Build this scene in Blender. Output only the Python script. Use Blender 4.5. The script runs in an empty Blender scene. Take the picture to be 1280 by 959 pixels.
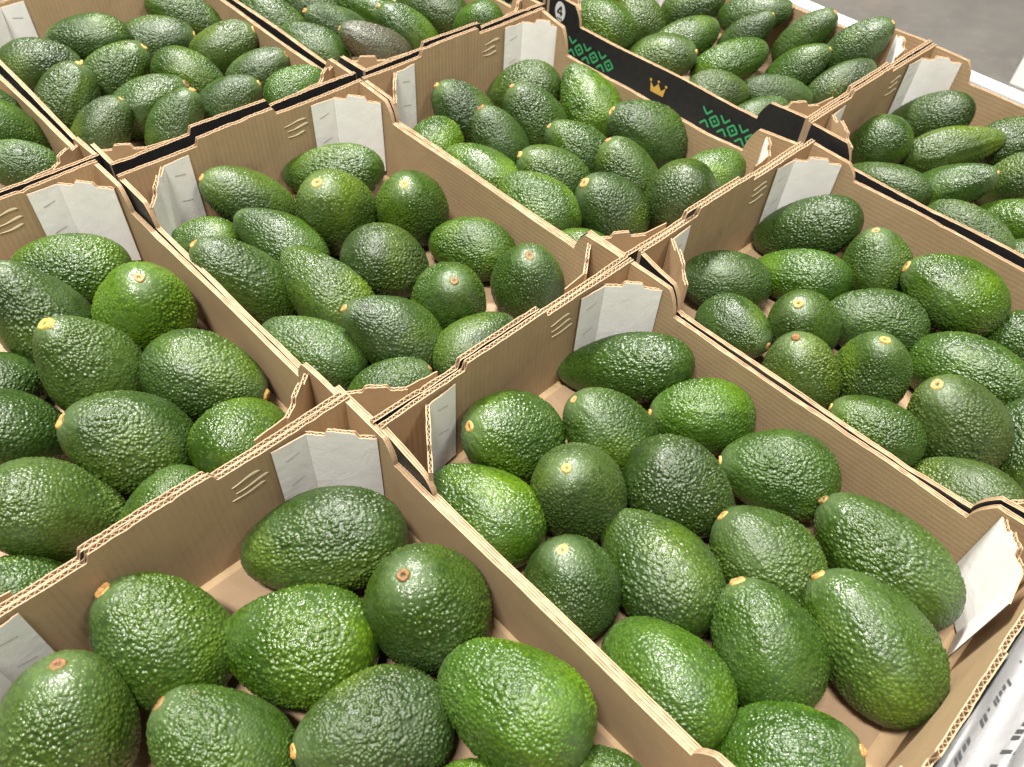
import bpy, bmesh, math, random
import numpy as np
from mathutils import Matrix, Vector, Quaternion
from mathutils.kdtree import KDTree

S = bpy.context.scene
C = S.collection
random.seed(7)
rng = np.random.default_rng(11)

# ------------------------------------------------------------------ camera, world, lamps, exposure
CAM = Vector((0.56419, -0.35686, 0.60961))
RT = Vector((0.68106015, 0.73057418, 0.04917764))
UP = Vector((-0.57635101, 0.49344045, 0.6514108))
FW = Vector((-0.45163767, 0.47199352, -0.75712979))
cd = bpy.data.cameras.new('camera'); cam = bpy.data.objects.new('camera', cd); C.objects.link(cam)
cam.matrix_world = Matrix(((RT.x, UP.x, -FW.x, CAM.x), (RT.y, UP.y, -FW.y, CAM.y), (RT.z, UP.z, -FW.z, CAM.z), (0, 0, 0, 1)))
cd.sensor_width = 36.0; cd.sensor_fit = 'HORIZONTAL'; cd.lens = 1013.19 / 1280 * 36
cd.clip_start = 0.02; cd.clip_end = 60
cd.dof.use_dof = True; cd.dof.focus_distance = 0.70; cd.dof.aperture_fstop = 10.0
S.camera = cam

W = bpy.data.worlds.new('World'); S.world = W; W.use_nodes = True
bg = W.node_tree.nodes['Background']; bg.inputs[0].default_value = (1.0, 0.955, 0.90, 1); bg.inputs[1].default_value = 0.10

def lamp(name, loc, sx, sy, power, aim=(0, 0.1, 0), col=(1, 0.965, 0.91)):
    l = bpy.data.lights.new(name, 'AREA'); l.shape = 'RECTANGLE'; l.size = sx; l.size_y = sy; l.energy = power; l.color = col
    o = bpy.data.objects.new(name, l); C.objects.link(o); o.location = loc
    o.rotation_euler = (Vector(aim) - Vector(loc)).to_track_quat('-Z', 'Y').to_euler()
    return o
for i, (x, y, e) in enumerate([(-1.45, 0.9, 355), (0.8, 2.0, 40), (-2.2, -1.0, 35), (0.5, -1.1, 210), (2.1, 0.6, 45)]):
    lamp('ceiling_lamp', (x, y, 3.4), 0.9, 0.3, e)

S.view_settings.view_transform = 'Standard'; S.view_settings.look = 'None'
S.view_settings.exposure = 0.0; S.view_settings.gamma = 1.0
S.render.engine = 'CYCLES'
S.cycles.max_bounces = 6
S.cycles.use_denoising = True

# ------------------------------------------------------------------ helpers
def link(o, parent=None):
    C.objects.link(o)
    if parent: o.parent = parent
    return o
def tag(o, label=None, cat=None, group=None, kind=None):
    if label: o['label'] = label
    if cat: o['category'] = cat
    if group: o['group'] = group
    if kind: o['kind'] = kind
    return o
def mesh_obj(name, V, F, mats, parent=None, smooth=False, fm=None):
    me = bpy.data.meshes.new(name); me.from_pydata([tuple(v) for v in V], [], F); 
    for m in mats: me.materials.append(m)
    if fm is not None: me.polygons.foreach_set('material_index', np.array(fm, dtype=np.int32))
    if smooth: me.polygons.foreach_set('use_smooth', np.ones(len(me.polygons), dtype=bool))
    me.update()
    return link(bpy.data.objects.new(name, me), parent)
def empty(name, loc=(0, 0, 0), rz=0):
    o = bpy.data.objects.new(name, None); o.location = loc; o.rotation_euler = (0, 0, rz); o.empty_display_size = 0.05
    return link(o)
class MB:
    def __init__(s): s.V = []; s.F = []; s.M = []
    def quad(s, a, b, c, d, m=0):
        k = len(s.V); s.V += [a, b, c, d]; s.F.append((k, k + 1, k + 2, k + 3)); s.M.append(m)
    def box(s, x0, x1, y0, y1, z0, z1, m=0):
        k = len(s.V)
        s.V += [(x, y, z) for z in (z0, z1) for y in (y0, y1) for x in (x0, x1)]
        s.F += [(k, k+2, k+3, k+1), (k+4, k+5, k+7, k+6), (k, k+1, k+5, k+4), (k+2, k+6, k+7, k+3), (k, k+4, k+6, k+2), (k+1, k+3, k+7, k+5)]
        s.M += [m] * 6
    def grid(s, P, m=0, flip=False):
        """P: array (n, k, 3) -> quads"""
        n, k = P.shape[:2]; b = len(s.V); s.V += [tuple(v) for v in P.reshape(-1, 3)]
        for i in range(n - 1):
            for j in range(k - 1):
                q = (b + i*k + j, b + (i+1)*k + j, b + (i+1)*k + j + 1, b + i*k + j + 1)
                s.F.append(q[::-1] if flip else q); s.M.append(m)
    def build(s, name, mats, parent=None, smooth=False):
        return mesh_obj(name, s.V, s.F, mats, parent, smooth, s.M)

# ------------------------------------------------------------------ materials
def mat(name):
    m = bpy.data.materials.new(name); m.use_nodes = True
    nt = m.node_tree; b = nt.nodes['Principled BSDF']
    return m, nt, b
def N(nt, t, **kw):
    n = nt.nodes.new(t)
    for k, v in kw.items():
        if k in n.inputs.keys() if hasattr(n.inputs, 'keys') else False: n.inputs[k].default_value = v
        else: setattr(n, k, v)
    return n
def ramp(nt, stops):
    r = nt.nodes.new('ShaderNodeValToRGB'); e = r.color_ramp.elements
    while len(e) < len(stops): e.new(0.5)
    for el, (p, c) in zip(e, stops): el.position = p; el.color = (*c, 1) if len(c) == 3 else c
    return r
def math_n(nt, op, a, b=None, c=None):
    n = nt.nodes.new('ShaderNodeMath'); n.operation = op
    for i, v in enumerate((a, b, c)):
        if v is None: continue
        if isinstance(v, (int, float)): n.inputs[i].default_value = v
        else: nt.links.new(v, n.inputs[i])
    return n.outputs[0]
def mixc(nt, fac, a, b, bt='MIX'):
    n = nt.nodes.new('ShaderNodeMix'); n.data_type = 'RGBA'; n.blend_type = bt
    for s, v in ((n.inputs[0], fac), (n.inputs[6], a), (n.inputs[7], b)):
        if isinstance(v, (int, float)): s.default_value = v
        elif isinstance(v, tuple): s.default_value = (*v, 1)
        else: nt.links.new(v, s)
    return n.outputs[2]
def noise(nt, vec, scale, detail=3, rough=0.5, dist=0.0):
    n = nt.nodes.new('ShaderNodeTexNoise'); n.inputs['Scale'].default_value = scale; n.inputs['Detail'].default_value = detail
    n.inputs['Roughness'].default_value = rough; n.inputs['Distortion'].default_value = dist
    nt.links.new(vec, n.inputs['Vector']); return n.outputs['Fac']
def vorv(nt, vec, scale, feature='F1', rnd=1.0):
    n = nt.nodes.new('ShaderNodeTexVoronoi'); n.feature = feature; n.inputs['Scale'].default_value = scale; n.inputs['Randomness'].default_value = rnd
    nt.links.new(vec, n.inputs['Vector']); return n
def bump(nt, height, strength, dist, normal=None):
    b = nt.nodes.new('ShaderNodeBump'); b.inputs['Strength'].default_value = strength; b.inputs['Distance'].default_value = dist
    nt.links.new(height, b.inputs['Height'])
    if normal: nt.links.new(normal, b.inputs['Normal'])
    return b.outputs[0]

def kraft(name, col, lines=None, dark=0.86, rough=0.72):
    """brown paper; lines = axis along which the flute lines repeat ('X' or 'Y' of the object)"""
    m, nt, b = mat(name); tc = nt.nodes.new('ShaderNodeTexCoord'); o = tc.outputs['Object']
    oi = nt.nodes.new('ShaderNodeObjectInfo')
    big = noise(nt, o, 14, 4, 0.6); fine = noise(nt, o, 900, 3, 0.7)
    mp = nt.nodes.new('ShaderNodeMapping'); nt.links.new(o, mp.inputs[0]); mp.inputs['Scale'].default_value = (1, 1, 8) if lines else (1, 1, 1)
    fib = noise(nt, mp.outputs[0], 260, 3, 0.7)
    c = mixc(nt, ramp_fac(nt, big, 0.35, 0.7), col, tuple(v * dark for v in col))
    c = mixc(nt, math_n(nt, 'MULTIPLY', ramp_fac(nt, fine, 0.4, 0.75), 0.22), c, tuple(v * 0.62 for v in col))
    c = mixc(nt, math_n(nt, 'MULTIPLY', ramp_fac(nt, fib, 0.5, 0.8), 0.20), c, tuple(min(1, v * 1.3) for v in col))
    stain = ramp_fac(nt, noise(nt, o, 9, 6, 0.7, 1.2), 0.54, 0.72)
    c = mixc(nt, math_n(nt, 'MULTIPLY', stain, 0.30), c, tuple(v * q for v, q in zip(col, (0.66, 0.60, 0.55))))
    ms = nt.nodes.new('ShaderNodeMapping'); nt.links.new(o, ms.inputs[0]); ms.inputs['Scale'].default_value = (1.0, 1.0, 14.0); ms.inputs['Rotation'].default_value = (0.25, 0.2, 0)
    scr = ramp_fac(nt, noise(nt, ms.outputs[0], 34, 4, 0.7, 0.4), 0.655, 0.70)
    c = mixc(nt, math_n(nt, 'MULTIPLY', scr, 0.45), c, tuple(min(1, v * 1.55) for v in col))
    fleck = math_n(nt, 'LESS_THAN', vorv(nt, o, 240).outputs['Distance'], 0.13)
    c = mixc(nt, math_n(nt, 'MULTIPLY', fleck, 0.35), c, tuple(v * 0.45 for v in col))
    hgt = fib
    if lines:
        sp = nt.nodes.new('ShaderNodeSeparateXYZ'); nt.links.new(o, sp.inputs[0])
        ax = sp.outputs[lines]
        wob = math_n(nt, 'MULTIPLY', math_n(nt, 'SUBTRACT', noise(nt, o, 30, 2), 0.5), 0.9)
        ph = math_n(nt, 'ADD', math_n(nt, 'MULTIPLY', ax, 2 * math.pi / 0.0054 if lines != 'Z' else 2 * math.pi / 0.0054), wob)
        sn = math_n(nt, 'SINE', ph)
        sharp = math_n(nt, 'POWER', math_n(nt, 'MULTIPLY_ADD', sn, 0.5, 0.5), 16)
        brk = ramp_fac(nt, noise(nt, o, 55, 2), 0.38, 0.62)
        c = mixc(nt, math_n(nt, 'MULTIPLY', math_n(nt, 'MULTIPLY', sharp, brk), 0.34 if lines != 'Z' else 0.12), c, tuple(v * 0.5 for v in col))
        n2 = bump(nt, sn, 0.16 if lines != 'Z' else 0.07, 0.0006)
        nrm = bump(nt, hgt, 0.25, 0.0005, n2)
    else: nrm = bump(nt, hgt, 0.3, 0.0005)
    nt.links.new(c, b.inputs['Base Color']); nt.links.new(nrm, b.inputs['Normal']); b.inputs['Roughness'].default_value = rough
    b.inputs['Specular IOR Level'].default_value = 0.25
    return m
def ramp_fac(nt, v, lo, hi):
    n = nt.nodes.new('ShaderNodeMapRange'); n.inputs[1].default_value = lo; n.inputs[2].default_value = hi; nt.links.new(v, n.inputs[0]); return n.outputs[0]

KR = (0.445, 0.312, 0.177)
M_end = kraft('kraft_end_liner', KR, 'Y')
M_side = kraft('kraft_side_liner', (0.43, 0.301, 0.171), 'Z')
M_plain = kraft('kraft_plain', KR, None)
M_floor = kraft('kraft_pad', (0.33, 0.226, 0.137), None)
M_edge = kraft('kraft_cut_edge', (0.46, 0.325, 0.20), None)
M_core = kraft('kraft_fluting', (0.40, 0.27, 0.16), None)

def white_paper():
    m, nt, b = mat('white_liner'); tc = nt.nodes.new('ShaderNodeTexCoord'); o = tc.outputs['Object']
    c = mixc(nt, ramp_fac(nt, noise(nt, o, 45, 4, 0.6), 0.4, 0.75), (0.90, 0.88, 0.85), (0.84, 0.815, 0.78))
    c = mixc(nt, math_n(nt, 'MULTIPLY', ramp_fac(nt, noise(nt, o, 18, 6, 0.75, 1.5), 0.58, 0.66), 0.25), c, (0.55, 0.50, 0.44))
    wr = noise(nt, o, 28, 3, 0.5, 2.2)
    nrm = bump(nt, wr, 0.13, 0.003); nrm = bump(nt, noise(nt, o, 320, 3, 0.7), 0.2, 0.0006, nrm)
    nt.links.new(c, b.inputs['Base Color']); nt.links.new(nrm, b.inputs['Normal']); b.inputs['Roughness'].default_value = 0.6
    return m
M_white = white_paper()

def black_print():
    m, nt, b = mat('black_print'); tc = nt.nodes.new('ShaderNodeTexCoord'); o = tc.outputs['Object']
    c = mixc(nt, ramp_fac(nt, noise(nt, o, 120, 5, 0.7), 0.35, 0.8), (0.014, 0.014, 0.014), (0.030, 0.029, 0.027))
    nt.links.new(c, b.inputs['Base Color']); b.inputs['Roughness'].default_value = 0.5
    nt.links.new(bump(nt, noise(nt, o, 400, 3), 0.15, 0.0005), b.inputs['Normal'])
    return m
M_black = black_print()
def flat(name, col, rough=0.5, nscale=200, var=0.85):
    m, nt, b = mat(name); tc = nt.nodes.new('ShaderNodeTexCoord')
    c = mixc(nt, ramp_fac(nt, noise(nt, tc.outputs['Object'], nscale, 4, 0.6), 0.3, 0.75), col, tuple(v * var for v in col))
    nt.links.new(c, b.inputs['Base Color']); b.inputs['Roughness'].default_value = rough
    return m
M_green = flat('green_print', (0.06, 0.42, 0.15)); M_gold = flat('gold_print', (0.76, 0.47, 0.09)); M_label = flat('white_print', (0.8, 0.8, 0.78))
M_ink = flat('black_ink', (0.02, 0.02, 0.02)); M_glue = flat('dried_glue', (0.80, 0.66, 0.45), 0.4)

def avocado_skin():
    m, nt, b = mat('avocado_skin'); tc = nt.nodes.new('ShaderNodeTexCoord'); o = tc.outputs['Object']
    oi = nt.nodes.new('ShaderNodeObjectInfo'); col = oi.outputs['Color']; gl = oi.outputs['Alpha']
    off = nt.nodes.new('ShaderNodeVectorMath'); off.operation = 'ADD'
    sc = nt.nodes.new('ShaderNodeVectorMath'); sc.operation = 'SCALE'; sc.inputs[0].default_value = (3.1, 1.7, 2.3)
    nt.links.new(oi.outputs['Random'], sc.inputs['Scale']); nt.links.new(o, off.inputs[0]); nt.links.new(sc.outputs[0], off.inputs[1]); v = off.outputs[0]
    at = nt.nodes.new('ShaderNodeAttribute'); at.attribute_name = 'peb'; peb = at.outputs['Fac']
    dark = mixc(nt, 1.0, col, (0.60, 0.67, 0.55), 'MULTIPLY')
    lite = mixc(nt, 1.0, col, (1.95, 1.70, 0.9), 'MULTIPLY')
    big = noise(nt, v, 17, 2, 0.5)
    c = mixc(nt, ramp_fac(nt, big, 0.42, 0.66), col, dark)
    c = mixc(nt, math_n(nt, 'MULTIPLY', ramp_fac(nt, noise(nt, v, 13, 1, 0.5, 0.4), 0.53, 0.72), 0.85), c, lite)
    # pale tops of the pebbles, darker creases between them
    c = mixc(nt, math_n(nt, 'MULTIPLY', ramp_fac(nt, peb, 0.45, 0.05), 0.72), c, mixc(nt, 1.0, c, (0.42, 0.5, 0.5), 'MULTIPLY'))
    mid = noise(nt, v, 170, 4, 0.65)
    c = mixc(nt, math_n(nt, 'MULTIPLY', ramp_fac(nt, mid, 0.5, 0.72), 0.32), c, mixc(nt, 1.0, c, (1.7, 1.45, 1.2), 'MULTIPLY'))
    # waxy bloom
    c = mixc(nt, math_n(nt, 'MULTIPLY', ramp_fac(nt, noise(nt, v, 24, 4, 0.6), 0.48, 0.7), 0.16), c, (0.11, 0.17, 0.08))
    # lenticels and russet scars
    vd = vorv(nt, v, 290).outputs['Distance']
    spots = math_n(nt, 'MULTIPLY', math_n(nt, 'LESS_THAN', vd, 0.20), ramp_fac(nt, noise(nt, v, 60, 2), 0.48, 0.62))
    c = mixc(nt, math_n(nt, 'MULTIPLY', spots, 0.22), c, (0.30, 0.36, 0.12))
    scar = ramp_fac(nt, noise(nt, v, 34, 6, 0.75, 1.6), 0.66, 0.73)
    c = mixc(nt, math_n(nt, 'MULTIPLY', scar, 0.6), c, (0.15, 0.10, 0.05))
    # paler skin round the stalk
    sp = nt.nodes.new('ShaderNodeSeparateXYZ'); nt.links.new(o, sp.inputs[0])
    st = ramp_fac(nt, sp.outputs['Z'], 0.038, 0.049)
    c = mixc(nt, math_n(nt, 'MULTIPLY', st, 0.5), c, (0.11, 0.16, 0.07))
    nt.links.new(c, b.inputs['Base Color'])
    # fine relief
    vw = vorv(nt, v, 640, 'F1')
    h1 = math_n(nt, 'SUBTRACT', 1.0, vw.outputs['Distance'])
    h = math_n(nt, 'ADD', math_n(nt, 'MULTIPLY', h1, 1.0), math_n(nt, 'MULTIPLY', noise(nt, v, 700, 3, 0.6), 0.7))
    nrm = bump(nt, h, 0.36, 0.0007)
    nt.links.new(nrm, b.inputs['Normal'])
    gl = math_n(nt, 'ADD', gl, math_n(nt, 'MULTIPLY', ramp_fac(nt, noise(nt, v, 22, 3, 0.6), 0.45, 0.7), 0.16))
    rg = math_n(nt, 'ADD', gl, math_n(nt, 'MULTIPLY', math_n(nt, 'SUBTRACT', noise(nt, v, 90, 3), 0.5), 0.22))
    nt.links.new(rg, b.inputs['Roughness']); b.inputs['Specular IOR Level'].default_value = 0.5
    return m
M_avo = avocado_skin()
def stem_mat():
    m, nt, b = mat('stem_scar'); tc = nt.nodes.new('ShaderNodeTexCoord'); o = tc.outputs['Object']; oi = nt.nodes.new('ShaderNodeObjectInfo')
    rr = ramp(nt, [(0.0, (0.55, 0.23, 0.07)), (0.4, (0.62, 0.36, 0.14)), (0.7, (0.46, 0.19, 0.08)), (1.0, (0.66, 0.50, 0.10))]); nt.links.new(oi.outputs['Random'], rr.inputs[0])
    c = mixc(nt, ramp_fac(nt, noise(nt, o, 420, 4, 0.7), 0.45, 0.68), rr.outputs[0], (0.26, 0.10, 0.035))
    c = mixc(nt, ramp_fac(nt, noise(nt, o, 260, 2), 0.6, 0.72), c, (0.58, 0.36, 0.13))
    sx = nt.nodes.new('ShaderNodeSeparateXYZ'); nt.links.new(o, sx.inputs[0])
    rad_ = math_n(nt, 'SQRT', math_n(nt, 'ADD', math_n(nt, 'POWER', math_n(nt, 'ABSOLUTE', sx.outputs[0]), 2.0), math_n(nt, 'POWER', math_n(nt, 'ABSOLUTE', sx.outputs[1]), 2.0)))
    rad_ = math_n(nt, 'ADD', rad_, math_n(nt, 'MULTIPLY', math_n(nt, 'SUBTRACT', noise(nt, o, 500, 3), 0.5), 0.003))
    pit = math_n(nt, 'MULTIPLY', ramp_fac(nt, rad_, 0.0019, 0.0009), math_n(nt, 'GREATER_THAN', oi.outputs['Random'], 0.35))
    c = mixc(nt, math_n(nt, 'MULTIPLY', pit, 0.8), c, (0.10, 0.045, 0.02))
    rim = math_n(nt, 'MULTIPLY', ramp_fac(nt, rad_, 0.0036, 0.0046), 0.6)
    c = mixc(nt, rim, c, (0.34, 0.27, 0.06))
    c = mixc(nt, 1.0, c, oi.outputs['Color'], 'MULTIPLY')
    nt.links.new(c, b.inputs['Base Color']); b.inputs['Roughness'].default_value = 0.6
    nt.links.new(bump(nt, noise(nt, o, 700, 3), 0.8, 0.001), b.inputs['Normal'])
    return m
M_stem = stem_mat()

# ------------------------------------------------------------------ the setting
def concrete():
    m, nt, b = mat('warehouse_concrete'); tc = nt.nodes.new('ShaderNodeTexCoord'); o = tc.outputs['Object']
    c = mixc(nt, ramp_fac(nt, noise(nt, o, 1.4, 5, 0.6, 0.6), 0.35, 0.7), (0.23, 0.216, 0.196), (0.17, 0.158, 0.143))
    c = mixc(nt, math_n(nt, 'MULTIPLY', ramp_fac(nt, noise(nt, o, 26, 5, 0.7), 0.5, 0.72), 0.4), c, (0.29, 0.27, 0.245))
    c = mixc(nt, math_n(nt, 'LESS_THAN', vorv(nt, o, 2.6).outputs['Distance'], 0.035), c, (0.6, 0.58, 0.55))
    nt.links.new(c, b.inputs['Base Color']); b.inputs['Roughness'].default_value = 0.42
    nt.links.new(bump(nt, noise(nt, o, 60, 4), 0.15, 0.003), b.inputs['Normal'])
    return m
g = MB(); g.quad((-12, -12, -0.75), (12, -12, -0.75), (12, 12, -0.75), (-12, 12, -0.75))
tag(g.build('concrete_floor', [concrete()]), 'grey concrete warehouse floor seen beyond the trays', kind='structure')

# white board stand under the trays, its right side board shows as a white strip behind the trays
M_board = flat('white_board', (0.82, 0.81, 0.79), 0.5, 30, 0.94)
st = empty('display_stand', (0, 0, -0.75))
tag(st, 'white board display stand whose raised edge runs behind the far trays', 'stand')
def bev(o, w=0.002):
    md = o.modifiers.new('bevel', 'BEVEL'); md.width = w; md.segments = 2; return o
g = MB(); g.box(-0.66, 0.655, -0.62, 0.785, 0, 0.745); g.build('base', [M_board], st)
g = MB(); g.box(-0.66, 1.3, 0.7875, 0.812, 0, 0.842); bev(g.build('side_board', [M_board], st))

# ------------------------------------------------------------------ cardboard trays
TL, TW, TH, TLOW, TK = 0.4187, 0.30, 0.1121, 0.0837, 0.0046
LAM = 0.0054
def smooth_top(n, r, amp):
    x = r.normal(0, 1, n); k = np.array([1, 2, 1]) / 4; return np.convolve(np.pad(x, 1, mode='edge'), k, 'valid') * amp

def sheet(mb, P0, nrm, u, top, bottom, thick, r, flute=True, m_front=0, m_back=1, m_edge=2, m_core=3, amp=0.00018, lam=LAM, mid=False, ends=True):
    """a standing corrugated sheet. P0(n,2): plan points of its front face; nrm(n,2): plan direction from front to back; top/bottom: heights"""
    n = len(u); t = 0.0008
    kn = max(4, int(n / 9)); wob = np.interp(np.arange(n), np.linspace(0, n - 1, kn), r.normal(0, 1, kn)); wob2 = np.interp(np.arange(n), np.linspace(0, n - 1, kn), r.normal(0, 1, kn))
    crush = np.clip(np.interp(np.arange(n), np.linspace(0, n - 1, kn), r.normal(0, 1, kn)) - 0.9, 0, 2) * 0.0009
    top = top - crush
    def col(off, z):
        o_ = off + (np.where(z > bottom + 0.004, wob if off < thick * .3 else (wob2 if off > thick * .7 else 0), 0) * (0.00022 if np.any(z > bottom + .004) else 0))
        return np.column_stack([P0 + nrm * np.reshape(o_ * np.ones(n), (n, 1)), z])
    ta = top + smooth_top(n, r, amp); tb = top + smooth_top(n, r, amp)
    for (a, b_, tp, fm, bm) in ((0, t, ta, m_front, m_edge), (thick - t, thick, tb, m_edge, m_back)):
        mb.grid(np.stack([col(a, bottom), col(a, tp)], 1), fm, False)
        mb.grid(np.stack([col(a, tp), col(b_, tp)], 1), m_edge, False)
        mb.grid(np.stack([col(b_, tp), col(b_, bottom)], 1), bm, False)
    inner = thick - 2 * t
    if flute:
        w = t + inner * (0.5 - 0.5 * np.cos(u / lam * 2 * np.pi + 0.5 * wob)) * 0.9 + inner * 0.05
        h = 0.0003; tc = top - 0.0003 + smooth_top(n, r, amp)
        def colw(off, z): return np.column_stack([P0 + nrm * off[:, None], z])
        zb = np.maximum(bottom, top - 0.02)
        mb.grid(np.stack([colw(w - h, zb), colw(w - h, tc)], 1), m_core, False)
        mb.grid(np.stack([colw(w - h, tc), colw(w + h, tc)], 1), m_edge if r.random() < .4 else m_core, False)
        mb.grid(np.stack([colw(w + h, tc), colw(w + h, zb)], 1), m_core, False)
        mb.grid(np.stack([col(t, top - 0.012), col(thick - t, top - 0.012)], 1), m_core, False)
    else:
        tcore = top - 0.0009 + smooth_top(n, r, 0.0004)
        mb.grid(np.stack([col(t, tcore), col(thick - t, tcore)], 1), m_core, False)
        if mid:
            c = thick * 0.52; tm = top - 0.0002 + smooth_top(n, r, amp)
            mb.grid(np.stack([col(c - 0.0003, top - .002), col(c - 0.0003, tm)], 1), m_edge, False)
            mb.grid(np.stack([col(c - 0.0003, tm), col(c + 0.0003, tm)], 1), m_edge, False)
            mb.grid(np.stack([col(c + 0.0003, tm), col(c + 0.0003, top - .002)], 1), m_edge, False)
    if ends:
        for i in (0, n - 1):
            a = np.append(P0[i], bottom[i]); b_ = np.append(P0[i], top[i]); q = P0[i] + nrm[i] * thick
            c = np.append(q, top[i]); d = np.append(q, bottom[i])
            mb.quad(tuple(a), tuple(b_), tuple(c), tuple(d), m_edge)
def sstep(x, a, b):
    t = np.clip((x - a) / (b - a), 0, 1); return t * t * (3 - 2 * t)

def end_top(y, r):
    t = (y + TW / 2) / TW
    up = sstep(t, 0.286, 0.299) * (1 - sstep(t, 0.600, 0.613))
    return TH + 0.0078 * up - 0.002 * sstep(np.abs(t - .5), 0.40, 0.5) * 0
# how far single side walls bulge (m, outward +) and stand higher or lower than usual: tray -> {side: (bulge, height)}
POST = {'01': {-1: 0.013}}     # corner post whose top slopes down away from the corner
WIDE = {'m1': 0.035, 'm0': 0.03}      # these trays splay out further on its left
WALLS = {'01': {1: (0.0, -0.0025), -1: (-0.001, -0.003)}, '10': {1: (-0.012, -0.008)}, '11': {1: (0.003, 0.008), -1: (0.0108, 0.0, 0.0030)},
         '00': {1: (0.0005, 0.002)}, 'm1': {1: (0.0, 0.001)}, 'm0': {1: (0.0016, 0.0)}}
def tray(box, loc, rz, label, seed):
    r = np.random.default_rng(seed)
    T = empty('cardboard_tray', loc, rz)
    tag(T, label, 'tray', 'open cardboard trays of avocados side by side')
    hl, hw = TL / 2, TW / 2; wl = WIDE.get(box, 0.0)
    g = MB(); g.box(-hl + .0006, hl - .0006, -hw - wl + .0006, hw - .0006, 0.0, 0.0036)
    g.build('bottom', [M_plain], T)
    g = MB()
    nx = 24
    xs = np.linspace(-0.196, 0.190, nx); ys = np.linspace(-0.140 - wl, 0.140, 14)
    X, Y = np.meshgrid(xs, ys, indexing='ij'); Z = 0.0066 + 0.0012 * np.sin(X * 21 + seed) * np.cos(Y * 17 + seed * 2)
    g.grid(np.stack([X, Y, Z], -1), 0)
    for sgn in (-1, 1):
        g.quad((xs[0 if sgn < 0 else -1], -0.140 - wl, 0.004), (xs[0 if sgn < 0 else -1], 0.140, 0.004), (xs[0 if sgn < 0 else -1], 0.140, 0.0066), (xs[0 if sgn < 0 else -1], -0.140 - wl, 0.0066), 1)
    g.build('bottom_pad', [M_floor, M_edge], T, True)
    walls = []
    for sgn in (-1, 1):
        u = np.arange(0, TW + wl - 1e-4, LAM / 6); u = np.append(u, TW + wl); y = u - hw - wl
        bow = 0.0005 * np.cos(y / hw * math.pi / 2) * r.uniform(.2, 1)
        xin = sgn * (hl - TK) + sgn * bow
        P0 = np.column_stack([xin, y]); nr = np.tile([[sgn, 0.0]], (len(u), 1))
        top = end_top(y, r) + 0.0006 * np.sin(u * 40 + seed)
        mb = MB(); sheet(mb, P0, nr, u, top, np.full(len(u), 0.0038), TK, r)
        w = mb.build('end_wall', [M_end, M_black, M_edge, M_core], T); walls.append(w)
        if sgn < 0:
            # pale glue streaks dragged along the board
            for q in range(3):
                z0 = 0.0955 - q * 0.0085 + r.uniform(-.0012, .0012); y0 = 0.040 + r.uniform(-.003, .003); Lg = r.uniform(0.022, 0.030)
                k = 12; s = np.linspace(0, 1, k); ht = 0.0017 * np.sin(np.pi * s ** 0.45) ** 1.5 * r.uniform(.7, 1.1) + 0.0001
                yy = y0 + Lg * (1 - s); zz = z0 + 0.0035 * (1 - s) * 0 + 0.0008 * np.sin(s * 5 + q)
                xw = np.interp(yy, y, xin)
                gm = MB(); gm.grid(np.stack([np.column_stack([xw + 0.0002, yy, zz - ht]), np.column_stack([xw + 0.0008, yy, zz]), np.column_stack([xw + 0.0002, yy, zz + ht])], 1), 0)
                gm.build('glue_streak', [M_glue], w, True)
            # blind embossed mark near the middle
            gm = MB()
            for q in range(15):
                aa = r.uniform(0, 6.28); yy = -0.012 + 0.009 * math.cos(aa) * r.uniform(.4, 1); zz = 0.062 + 0.009 * math.sin(aa) * r.uniform(.4, 1)
                xw = float(np.interp(yy, y, xin)); d = 0.0007
                gm.quad((xw + .0003, yy - d * 1.6, zz), (xw + .0003, yy, zz - d), (xw + .0003, yy + d * 1.6, zz), (xw + .0003, yy, zz + d))
            gm.build('embossed_mark', [M_edge], w)
    for sgn in (-1, 1):
        xs0 = -hl + TK + 0.0003; xe0 = hl - TK - 0.0003
        u = np.linspace(0, xe0 - xs0, 150)
        brk = np.concatenate([np.linspace(0.044, 0.068, 18)]); u = np.unique(np.concatenate([u, brk, (xe0 - xs0) - brk]))
        x = xs0 + u; d = np.minimum(x + hl, hl - x)
        dr = np.clip((d - 0.052) / 0.011, 0, 1)
        wb, wh, wt = (WALLS.get(box, {}).get(sgn, (0.0, 0.0)) + (0.0,))[:3]; tl = TLOW + wh
        top = tl + (TH - 0.0015 - tl) * (1 - dr) ** 0.55 * (dr < 1) + 0
        ps = POST.get(box, {}).get(sgn, 0.002); top = np.where(d < 0.052, TH - 0.0015, top) - np.where(d < 0.063, ps * np.clip(d / 0.052, 0, 1) * np.clip((top - tl) / (TH - .0015 - tl), 0, 1), 0) + 0.0008 * np.sin(x * 31 + seed * sgn)
        bow = (-wb + wt * x / hl) * (1 - np.abs(x / hl) ** 4) - (wl if sgn < 0 else 0) + 0.0006 * np.cos(x / hl * math.pi / 2) * r.uniform(0.0, 1)
        P0 = np.column_stack([x, sgn * (hw - TK) - sgn * bow]); nr = np.tile([[0.0, sgn]], (len(u), 1))
        mb = MB(); sheet(mb, P0, nr, u, top, np.full(len(u), 0.0038), TK, r, flute=False, mid=True)
        w = mb.build('side_wall', [M_side, M_black, M_edge, M_core], T)
        yo = lambda xx: sgn * (hw - np.interp(xx, x, bow)) + sgn * 0.0004
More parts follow.
